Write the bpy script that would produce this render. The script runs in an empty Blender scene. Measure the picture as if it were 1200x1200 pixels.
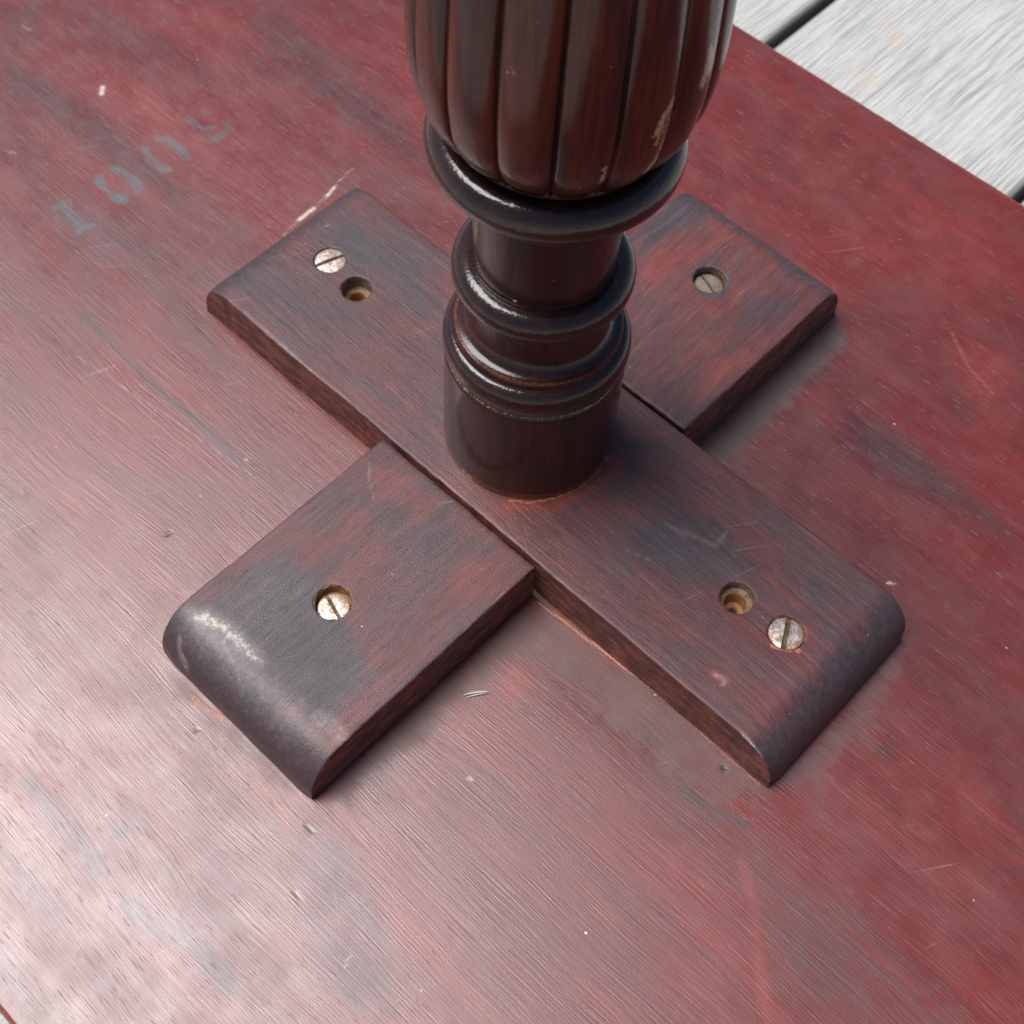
import bpy, math, random
import numpy as np
from mathutils import Vector, Matrix, noise

# ------------------------------------------------------------------ scene, camera, light
scene = bpy.context.scene
COL = scene.collection
MM = 0.001

cam_d = bpy.data.cameras.new("camera")
cam = bpy.data.objects.new("camera", cam_d)
COL.objects.link(cam)
right = Vector((0.724918, 0.688169, 0.030300)); up = Vector((-0.604639, 0.614621, 0.506609)); fwd = Vector((-0.330009, 0.385571, -0.861643))
rot = Matrix((right, up, -fwd)).transposed()
cam.matrix_world = Matrix.Translation(Vector((0.142347, -0.171949, 0.346458))) @ rot.to_4x4()
cam_d.sensor_width = 36.0
cam_d.lens = 48.2804
cam_d.clip_start = 0.01
cam_d.clip_end = 500.0
cam_d.dof.use_dof = True
cam_d.dof.focus_distance = 0.335
cam_d.dof.aperture_fstop = 30.0
scene.camera = cam

SUN_EL, SUN_AZ = math.radians(66), math.radians(207)      # azimuth counted from +X towards +Y
world = bpy.data.worlds.new("World")
scene.world = world
world.use_nodes = True
wn, wl = world.node_tree.nodes, world.node_tree.links
wn.clear()
sky = wn.new("ShaderNodeTexSky"); sky.sky_type = 'NISHITA'; sky.sun_disc = False
sky.sun_elevation = SUN_EL
sky.sun_rotation = math.radians(90) - SUN_AZ
sky.air_density = 1.0; sky.dust_density = 0.4; sky.ozone_density = 1.0
hs = wn.new("ShaderNodeHueSaturation"); hs.inputs["Saturation"].default_value = 0.95
bg = wn.new("ShaderNodeBackground"); bg.inputs["Strength"].default_value = 0.05
wo = wn.new("ShaderNodeOutputWorld")
wl.new(sky.outputs[0], hs.inputs["Color"]); wl.new(hs.outputs[0], bg.inputs["Color"]); wl.new(bg.outputs[0], wo.inputs["Surface"])

sun_d = bpy.data.lights.new("sun", 'SUN')
sun_d.energy = 3.2
sun_d.angle = math.radians(41)
sun_d.color = (1.0, 0.985, 0.98)
sun = bpy.data.objects.new("sun", sun_d)
COL.objects.link(sun)
sdir = Vector((math.cos(SUN_EL) * math.cos(SUN_AZ), math.cos(SUN_EL) * math.sin(SUN_AZ), math.sin(SUN_EL)))
sun.rotation_euler = sdir.to_track_quat('Z', 'Y').to_euler()
sun.location = sdir * 3

scene.view_settings.view_transform = 'Standard'
scene.view_settings.look = 'None'
scene.view_settings.gamma = 1.0
scene.view_settings.exposure = 0.62

# ------------------------------------------------------------------ node helper
class NT:
    def __init__(s, name):
        s.m = bpy.data.materials.new(name); s.m.use_nodes = True
        s.t = s.m.node_tree; s.t.nodes.clear()
    def n(s, typ, **kw):
        o = s.t.nodes.new(typ)
        for k, v in kw.items(): setattr(o, k, v)
        return o
    def put(s, sock, v):
        if isinstance(v, bpy.types.NodeSocket): s.t.links.new(v, sock)
        elif v is not None:
            if isinstance(v, tuple) and len(v) == 3 and len(sock.default_value) == 4: v = v + (1.0,)
            sock.default_value = v
    def math(s, op, a, b=None, c=None, clamp=False):
        o = s.n("ShaderNodeMath", operation=op, use_clamp=clamp)
        s.put(o.inputs[0], a)
        if b is not None: s.put(o.inputs[1], b)
        if c is not None: s.put(o.inputs[2], c)
        return o.outputs[0]
    def coords(s, random_shift=False):
        tc = s.n("ShaderNodeTexCoord")
        mp = s.n("ShaderNodeMapping"); mp.inputs["Scale"].default_value = (1000, 1000, 1000)
        s.t.links.new(tc.outputs["Object"], mp.inputs["Vector"])
        v = mp.outputs[0]
        if random_shift:
            oi = s.n("ShaderNodeObjectInfo")
            k = s.math('MULTIPLY', oi.outputs["Random"], 5000.0)
            cx = s.n("ShaderNodeCombineXYZ"); s.t.links.new(k, cx.inputs[2]); s.t.links.new(k, cx.inputs[1])
            v = s.vadd(v, cx.outputs[0])
        return v
    def vadd(s, a, b):
        o = s.n("ShaderNodeVectorMath", operation='ADD'); s.put(o.inputs[0], a); s.put(o.inputs[1], b); return o.outputs[0]
    def vmul(s, a, b):
        o = s.n("ShaderNodeVectorMath", operation='MULTIPLY'); s.put(o.inputs[0], a); s.put(o.inputs[1], b); return o.outputs[0]
    def noise(s, vec, scale, detail=3.0, rough=0.5, dist=0.0, off=(0, 0, 0)):
        v = s.vmul(vec, scale)
        if off != (0, 0, 0): v = s.vadd(v, off)
        o = s.n("ShaderNodeTexNoise"); o.inputs["Scale"].default_value = 1.0
        o.inputs["Detail"].default_value = detail; o.inputs["Roughness"].default_value = rough
        o.inputs["Distortion"].default_value = dist
        s.t.links.new(v, o.inputs["Vector"]); return o.outputs["Fac"]
    def ramp(s, f, a, b, lo=0.0, hi=1.0):
        o = s.n("ShaderNodeMapRange", interpolation_type='SMOOTHSTEP')
        s.put(o.inputs["Value"], f)
        o.inputs["From Min"].default_value = a; o.inputs["From Max"].default_value = b
        o.inputs["To Min"].default_value = lo; o.inputs["To Max"].default_value = hi
        return o.outputs["Result"]
    def mix(s, f, a, b, mode='MIX'):
        o = s.n("ShaderNodeMix", data_type='RGBA', blend_type=mode)
        s.put(o.inputs[0], f); s.put(o.inputs[6], a); s.put(o.inputs[7], b)
        return o.outputs[2]
    def attr(s, name):
        a = s.n("ShaderNodeAttribute", attribute_name=name)
        sp = s.n("ShaderNodeSeparateColor"); s.t.links.new(a.outputs["Color"], sp.inputs[0])
        return sp.outputs[0], sp.outputs[1], sp.outputs[2], a.outputs["Alpha"]
    def edge(s, mask, nz, amount=0.5, lo=0.38, hi=0.62):
        """turn a soft painted mask into a ragged-edged one"""
        k = s.math('MULTIPLY_ADD', s.math('SUBTRACT', nz, 0.5), amount, mask)
        gate = s.ramp(mask, 0.0, 0.15)
        return s.math('MULTIPLY', s.ramp(k, lo, hi), gate)
    def out(s, color, rough, height=None, bump=1.0, dist=0.0002, coat=0.0, coat_rough=0.1, metallic=0.0, spec=0.5, coat_mask=None):
        p = s.n("ShaderNodeBsdfPrincipled")
        s.put(p.inputs["Base Color"], color); s.put(p.inputs["Roughness"], rough)
        s.put(p.inputs["Metallic"], metallic)
        s.put(p.inputs["Specular IOR Level"], spec)
        p.inputs["Coat Weight"].default_value = coat
        if coat_mask is not None: s.put(p.inputs["Coat Weight"], s.math('MULTIPLY', coat_mask, coat))
        p.inputs["Coat Roughness"].default_value = coat_rough
        if height is not None:
            b = s.n("ShaderNodeBump"); b.inputs["Strength"].default_value = bump; b.inputs["Distance"].default_value = dist
            s.put(b.inputs["Height"], height)
            s.t.links.new(b.outputs[0], p.inputs["Normal"])
            if coat: s.t.links.new(b.outputs[0], p.inputs["Coat Normal"])
        o = s.n("ShaderNodeOutputMaterial"); s.t.links.new(p.outputs[0], o.inputs["Surface"])
        return s.m

def stained_wood(name, along, c_red, c_mid, c_dark, c_bright, grey_bias, spec, rough_lo, rough_hi, grain=1.0, side_col=(0.150, 0.043, 0.028), bumpk=1.0, microk=.18, mott=0.0, darkk=.75):
    t = NT(name)
    p0 = t.coords()
    # slow wander of the grain
    def S(a, c, z=None):      # scale along / across
        z = c if z is None else z
        return (a, c, z) if along == 'x' else (c, a, z)
    w1 = t.math('MULTIPLY', t.math('SUBTRACT', t.noise(p0, S(.006, .012), 2.0), .5), 16.0)
    w2 = t.math('MULTIPLY', t.math('SUBTRACT', t.noise(p0, S(.03, .08), 2.0, off=(7, 3, 1)), .5), 2.5)
    w = t.math('ADD', w1, w2)
    cx = t.n("ShaderNodeCombineXYZ"); t.t.links.new(w, cx.inputs[1 if along == 'x' else 0])
    p = t.vadd(p0, cx.outputs[0])
    blot = t.noise(p, S(.012, .035), 5.0, .6, .6)
    blot2 = t.noise(p, S(.03, .07), 5.0, .62, .4, off=(40, 11, 3))
    cloud = t.noise(p0, (.09, .09, .09), 5.0, .65, off=(3, 9, 2))
    streak = t.noise(p, S(.02, .55), 4.0, .6, off=(1, 5, 0))
    fine = t.noise(p, S(.055, 2.1), 3.0, .6, off=(5, 2, 0))
    pore = t.noise(p, S(.14, 2.6), 2.0, .5, off=(15, 8, 0))
    micro = t.noise(p0, (1.6, 1.6, 1.6), 3.0, .6, off=(2, 2, 2))
    porem = t.ramp(pore, .64, .76)
    g, r, k, ink = t.attr("marks")
    pale, glue, pit, side = t.attr("wear")
    col = t.mix(t.ramp(blot, .32, .68), c_mid, c_red)
    dk = t.ramp(t.math('ADD', blot2, grey_bias), .42, .78)
    col = t.mix(t.math('MULTIPLY', dk, darkk), col, c_dark)
    col = t.mix(t.math('MULTIPLY', t.ramp(cloud, .55, .8), .28), col, c_dark)
    col = t.mix(t.math('MULTIPLY', t.ramp(t.noise(p, S(.02, .1), 4.0, .6, off=(90, 1, 4)), .52, .8), .5), col, c_bright)
    # masks painted on the vertices, ragged along the grain
    rag = t.math('ADD', t.math('MULTIPLY', streak, .5), t.math('MULTIPLY', cloud, .5))
    col = t.mix(t.math('MULTIPLY', t.edge(k, rag, 1.3, .1, .95), .85), col, c_dark)
    col = t.mix(t.math('MULTIPLY', t.edge(r, rag, 1.6, .15, 1.0), .8), col, c_bright)
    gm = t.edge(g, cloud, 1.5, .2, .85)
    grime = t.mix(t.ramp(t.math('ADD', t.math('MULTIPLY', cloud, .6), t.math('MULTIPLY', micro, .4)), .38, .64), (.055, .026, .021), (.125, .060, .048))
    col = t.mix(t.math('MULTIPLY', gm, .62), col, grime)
    # grain colour
    col = t.mix(t.math('MULTIPLY', t.ramp(streak, .38, .62), .30 * grain), col, t.mix(1.0, col, (.42, .40, .42), 'MULTIPLY'))
    col = t.mix(t.math('MULTIPLY', t.ramp(fine, .50, .66), .34 * grain), col, t.mix(1.0, col, (.45, .42, .45), 'MULTIPLY'))
    col = t.mix(t.math('MULTIPLY', porem, .35 * grain), col, (.03, .016, .016))
    glint_residue = t.math('MULTIPLY', t.ramp(fine, .42, .28), .12 * grain)  # pale grain lines: ridge glints and pore residue put into the colour
    col = t.mix(glint_residue, col, (.42, .27, .26))
    col = t.mix(t.math('MULTIPLY', t.ramp(micro, .35, .7), .16), col, t.mix(1.0, col, (1.7, 1.6, 1.6), 'MULTIPLY'))
    if mott:
        m2 = t.noise(p, S(.14, .6), 5.0, .75, off=(8, 1, 6))
        col = t.mix(t.math('MULTIPLY', t.ramp(m2, .45, .66), mott), col, t.mix(1.0, col, (.5, .55, .6), 'MULTIPLY'))
        col = t.mix(t.math('MULTIPLY', t.ramp(m2, .46, .30), mott), col, t.mix(1.0, col, (1.7, 1.5, 1.5), 'MULTIPLY'))
    specks = t.noise(p0, (.55, .55, .55), 1.0, .4, off=(31, 7, 7))
    col = t.mix(t.ramp(specks, .815, .84), col, (.55, .42, .36))
    # hairline scratches in two slanting directions
    for k_, (rz, sc_) in enumerate(((.62, (.022, 1.5, 1.5)), (-.95, (.03, 1.7, 1.7)), (1.9, (.018, 1.4, 1.4)))):
        mp = t.n("ShaderNodeMapping"); mp.inputs["Rotation"].default_value = (0, 0, rz); t.t.links.new(p0, mp.inputs["Vector"])
        sn = t.noise(mp.outputs[0], sc_, 1.0, .4, off=(k_ * 9, 4, k_))
        sg = t.noise(p0, (.04, .04, .04), 2.0, .5, off=(k_ * 5, 8, 1))
        sm = t.math('MULTIPLY', t.ramp(sn, .735, .775), t.ramp(sg, .55, .66))
        col = t.mix(t.math('MULTIPLY', sm, .30), col, (.42, .30, .27))
    # small dark dents and gouges
    dn = t.noise(p, S(.09, .5), 2.0, .5, off=(60, 6, 2))
    dent = t.ramp(dn, .77, .81)
    col = t.mix(t.math('MULTIPLY', dent, .6), col, (.03, .016, .016))
    # side faces of the blocks: warm raw brown
    m3 = t.noise(p, S(.12, .5), 5.0, .7, off=(2, 12, 6))
    sc = t.mix(t.ramp(m3, .38, .66), tuple(v * .55 for v in side_col), tuple(v * 1.9 for v in side_col))
    sc = t.mix(t.math('MULTIPLY', t.ramp(fine, .5, .7), .4), sc, (.02, .012, .01))
    col = t.mix(side, col, sc)
    inkm = t.math('MULTIPLY', t.edge(ink, t.math('ADD', t.math('MULTIPLY', fine, .6), t.math('MULTIPLY', cloud, .4)), 2.0, .20, 1.15), .66)
    col = t.mix(inkm, col, (.045, .125, .135))
    col = t.mix(t.edge(glue, micro, .7, .3, .65), col, (.42, .12, .04))
    pn = t.math('ADD', t.math('MULTIPLY', t.noise(p0, (.7, .7, .7), 6.0, .75, off=(5, 5, 1)), .8), t.math('MULTIPLY', fine, .2))
    col = t.mix(t.math('MULTIPLY', t.edge(pale, pn, 1.0, .05, 1.0), .55), col, (.34, .29, .27))
    col = t.mix(t.math('MULTIPLY', t.edge(pale, pn, 2.2, .55, 1.1), .9), col, (.62, .50, .40))
    col = t.mix(t.edge(pit, micro, .5, .35, .6), col, (.012, .009, .008))
    rough = t.ramp(t.math('ADD', t.math('MULTIPLY', cloud, .5), t.math('MULTIPLY', blot2, .5)), .35, .65, rough_lo, rough_hi)
    rough = t.math('ADD', rough, t.math('MULTIPLY', gm, .15))
    rough = t.math('ADD', rough, t.math('MULTIPLY', side, .2))
    h = t.math('MULTIPLY', fine, .55 * grain)
    h = t.math('ADD', h, t.math('MULTIPLY', streak, .28 * grain))
    h = t.math('SUBTRACT', h, t.math('MULTIPLY', porem, .25 * grain))
    h = t.math('MULTIPLY', h, t.math('SUBTRACT', 1.0, t.math('MULTIPLY', gm, .45)))
    h = t.math('ADD', h, t.math('MULTIPLY', micro, microk))
    h = t.math('SUBTRACT', h, t.math('MULTIPLY', pit, 1.0))
    h = t.math('SUBTRACT', h, t.math('MULTIPLY', dent, .6))
    h = t.math('ADD', h, t.math('MULTIPLY', t.edge(glue, micro, .7, .3, .65), .4))
    return t.out(col, rough, h, bumpk, .0002, spec=spec)

M_top = stained_wood("stained_veneer", 'x', (.165, .014, .010), (.115, .016, .012), (.048, .022, .021), (.25, .030, .018), -.11, 1.0, .30, .42, .8, bumpk=.8, darkk=.5)
M_barx = stained_wood("dark_stained_wood", 'x', (.140, .034, .030), (.086, .034, .034), (.052, .044, .048), (.25, .044, .027), .02, .6, .43, .56, 1.05, bumpk=.85, microk=.55, mott=.5)
M_bary = stained_wood("dark_stained_wood_cross", 'y', (.135, .033, .030), (.084, .033, .033), (.051, .043, .047), (.25, .042, .027), .02, .6, .43, .56, 1.05, bumpk=.85, microk=.55, mott=.5)

def leg_material(name, red, crackle, coat_rough=.16, coat=.6):
    t = NT(name)
    p = t.coords()
    streak = t.noise(p, (.9, .9, .03), 4.0, .6)
    cloud = t.noise(p, (.12, .12, .02), 4.0, .6, off=(4, 4, 4))
    micro = t.noise(p, (1.5, 1.5, 1.5), 3.0, .6)
    crk = t.n("ShaderNodeTexVoronoi", feature='SMOOTH_F1'); crk.inputs["Scale"].default_value = 1.0
    crk.inputs["Smoothness"].default_value = .4
    wob = t.noise(p, (.5, .5, .5), 2.0)
    pv = t.vmul(p, (1.15, 1.15, 1.5))
    t.t.links.new(pv, crk.inputs["Vector"])
    pale, glue, pit, side = t.attr("wear")
    col = t.mix(t.ramp(cloud, .30, .60), (.016, .005, .004), red)
    col = t.mix(t.math('MULTIPLY', t.ramp(streak, .45, .62), .5), col, (.010, .004, .004))
    col = t.mix(t.math('MULTIPLY', t.ramp(micro, .4, .75), .2), col, red)
    rag = t.math('ADD', t.math('MULTIPLY', micro, .75), t.math('MULTIPLY', streak, .25))
    col = t.mix(t.math('MULTIPLY', t.edge(glue, micro, .9, .3, .7), .8), col, (.22, .055, .02))
    col = t.mix(t.math('MULTIPLY', t.edge(pale, rag, 3.2, .42, .66), .9), col, (.46, .29, .15))
    col = t.mix(t.edge(pit, micro, .5, .35, .6), col, (.005, .004, .004))
    col = t.mix(t.ramp(t.noise(p, (.45, .45, .45), 1.0, .4, off=(11, 3, 8)), .80, .83), col, (.45, .40, .34))
    h = t.math('ADD', t.math('MULTIPLY', micro, .25), t.math('MULTIPLY', crk.outputs["Distance"], crackle))
    h = t.math('ADD', h, t.math('MULTIPLY', streak, .15))
    h = t.math('SUBTRACT', h, t.math('MULTIPLY', t.edge(pale, rag, 1.9, .42, .66), .6))
    rgh = t.math('ADD', t.ramp(micro, .3, .7, .32, .5), t.math('MULTIPLY', pit, .4))
    return t.out(col, rgh, h, .6, .0002, coat=coat, coat_rough=coat_rough, spec=.12, coat_mask=t.math('SUBTRACT', 1.0, pit, clamp=True))

M_leg = leg_material("dark_polished_mahogany", (.052, .011, .007), .05, .16, .8)
M_ring = leg_material("crazed_dark_varnish", (.032, .010, .006), .28, .14, 1.0)
M_bulb = leg_material("reeded_mahogany", (.095, .016, .006), .03, .09, .65)

def metal(name, base, rust, rlo=.3, rhi=.6):
    t = NT(name)
    p = t.coords(True)
    c = t.noise(p, (.5, .5, .5), 4.0, .65)
    d = t.noise(p, (1.6, 1.6, 1.6), 3.0, .6, off=(4, 1, 0))
    col = t.mix(t.ramp(c, .38, .62), base, rust)
    col = t.mix(t.math('MULTIPLY', t.ramp(d, .55, .7), .6), col, tuple(v * .35 for v in rust))
    met = t.ramp(c, .45, .7, .75, .15)
    return t.out(col, t.ramp(d, .3, .7, rlo, rhi), t.math('ADD', c, d), .5, .0002, metallic=met)
M_screw = metal("worn_steel_screw", (.70, .62, .55), (.36, .21, .14), .35, .65)
M_screw_b = metal("worn_brass_screw", (.70, .60, .48), (.36, .22, .14))
M_screw_c = metal("dull_dirty_screw", (.30, .25, .20), (.20, .14, .10), .6, .8)
M_slot = metal("dirty_screw_slot", (.22, .17, .12), (.07, .05, .03), .6, .8)

def hole_material():
    t = NT("drilled_raw_wood")
    p = t.coords()
    z = t.n("ShaderNodeSeparateXYZ"); t.t.links.new(p, z.inputs[0])
    c = t.noise(p, (.6, .6, .9), 4.0, .6)
    pale, glue, pit, side = t.attr("wear")
    col = t.mix(t.ramp(c, .35, .65), (.075, .045, .035), (.24, .15, .11))
    col = t.mix(t.math('MULTIPLY', glue, t.ramp(c, .3, .7, .6, 1.0)), col, (.36, .165, .05))
    col = t.mix(pit, col, (.012, .008, .006))
    return t.out(col, .7, c, .8, .0004)
M_hole = hole_material()

def deck_material():
    t = NT("weathered_white_paint")
    p = t.coords(True)
    w = t.math('MULTIPLY', t.math('SUBTRACT', t.noise(p, (.02, .006, .02), 3.0), .5), 8.0)
    cx = t.n("ShaderNodeCombineXYZ"); t.t.links.new(w, cx.inputs[0])
    q = t.vadd(p, cx.outputs[0])
    a = t.noise(q, (1.1, .028, .5), 6.0, .7)
    b = t.noise(q, (2.6, .09, 1.0), 4.0, .6, off=(3, 3, 3))
    c = t.noise(p, (.03, .02, .03), 4.0, .6)
    col = t.mix(t.ramp(a, .42, .66), (.56, .545, .51), (.30, .295, .28))
    col = t.mix(t.math('MULTIPLY', t.ramp(b, .5, .68), .6), col, (.30, .30, .29))
    col = t.mix(t.math('MULTIPLY', t.ramp(c, .5, .7), .4), col, (.55, .54, .50))
    pale, glue, pit, side = t.attr("wear")
    col = t.mix(t.math('MULTIPLY', t.edge(glue, c, 1.2, .25, .9), .35), col, (.62, .43, .26))
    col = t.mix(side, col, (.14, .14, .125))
    h = t.math('ADD', t.math('MULTIPLY', a, -1.0), t.math('MULTIPLY', b, -.6))
    return t.out(col, .62, h, .8, .0006, spec=.3)
M_deck = deck_material()
def ground_material():
    t = NT("dark_soil")
    p = t.coords()
    c = t.noise(p, (.01, .01, .01), 6.0, .6)
    col = t.mix(c, (.035, .038, .028), (.075, .07, .055))  # mottled dark grey-green soil colour
    return t.out(col, .9, c, 1.0, .01)
M_ground = ground_material()
def plain(name, color, rough):
    t = NT(name); c = t.noise(t.coords(), (.8, .2, .8), 4.0)
    return t.out(t.mix(c, color, tuple(v * .5 for v in color)), rough, c, .5, .0002)
M_splinter = plain("pale_splinter", (.75, .66, .55), .6)

# ------------------------------------------------------------------ object helpers
def link(o, parent=None):
    COL.objects.link(o)
    if parent is not None: o.parent = parent
    return o

def mesh_obj(name, verts, faces, mat, parent=None, smooth=True, marks=None, wear=None, sharp_angle=None):
    me = bpy.data.meshes.new(name)
    verts = np.asarray(verts, dtype=np.float32) * MM
    me.from_pydata(verts.tolist() if len(verts) < 60000 else verts.tolist(), [], faces)
    me.update()
    if smooth: me.polygons.foreach_set("use_smooth", [True] * len(me.polygons))
    for nm, arr in (("marks", marks), ("wear", wear)):
        if arr is not None:
            a = me.color_attributes.new(nm, 'FLOAT_COLOR', 'POINT')
            a.data.foreach_set("color", np.asarray(arr, dtype=np.float32).ravel())
    me.materials.append(mat)
    if sharp_angle is not None: me.set_sharp_from_angle(angle=math.radians(sharp_angle))
    return link(bpy.data.objects.new(name, me), parent)

# ------------------------------------------------------------------ wear and marks, in millimetres on the surface
def seg_dist(P, pts):
    d = np.full(len(P), 1e9)
    for a, b in zip(pts[:-1], pts[1:]):
        a = np.array(a); b = np.array(b); ab = b - a
        t = np.clip(((P - a) @ ab) / max(ab @ ab, 1e-9), 0, 1)
        d = np.minimum(d, np.hypot(*(P - a - t[:, None] * ab).T))
    return d
def inside(P, poly):
    r = np.zeros(len(P), bool); n = len(poly)
    for i in range(n):
        (x0, y0), (x1, y1) = poly[i], poly[(i + 1) % n]
        c = ((y0 > P[:, 1]) != (y1 > P[:, 1])) & (P[:, 0] < (x1 - x0) * (P[:, 1] - y0) / (y1 - y0 + 1e-12) + x0)
        r ^= c
    return r
CH = {'grime': (0, 0), 'red': (0, 1), 'dark': (0, 2), 'ink': (0, 3), 'pale': (1, 0), 'glue': (1, 1), 'pit': (1, 2)}
def paint(P, feats):
    """P: (n,2) mm. feats: (channel, 'line'|'area', strength, softness/width mm, points)"""
    out = np.zeros((2, len(P), 4))
    for ch, kind, s, w, pts in feats:
        xs = [q[0] for q in pts]; ys = [q[1] for q in pts]; m = w * 1.6 + 1
        idx = np.where((P[:, 0] > min(xs) - m) & (P[:, 0] < max(xs) + m) & (P[:, 1] > min(ys) - m) & (P[:, 1] < max(ys) + m))[0]
        if not len(idx): continue
        Q = P[idx]
        if kind == 'line':
            v = np.clip(1.5 - seg_dist(Q, pts) / w, 0, 1)
        else:
            d = seg_dist(Q, list(pts) + [pts[0]]); sg = np.where(inside(Q, pts), 1, -1)
            v = np.clip(.5 + sg * d / (2 * w), 0, 1)
        a, c = CH[ch]
        out[a, idx, c] = np.maximum(out[a, idx, c], v * s)
    return out

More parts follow.
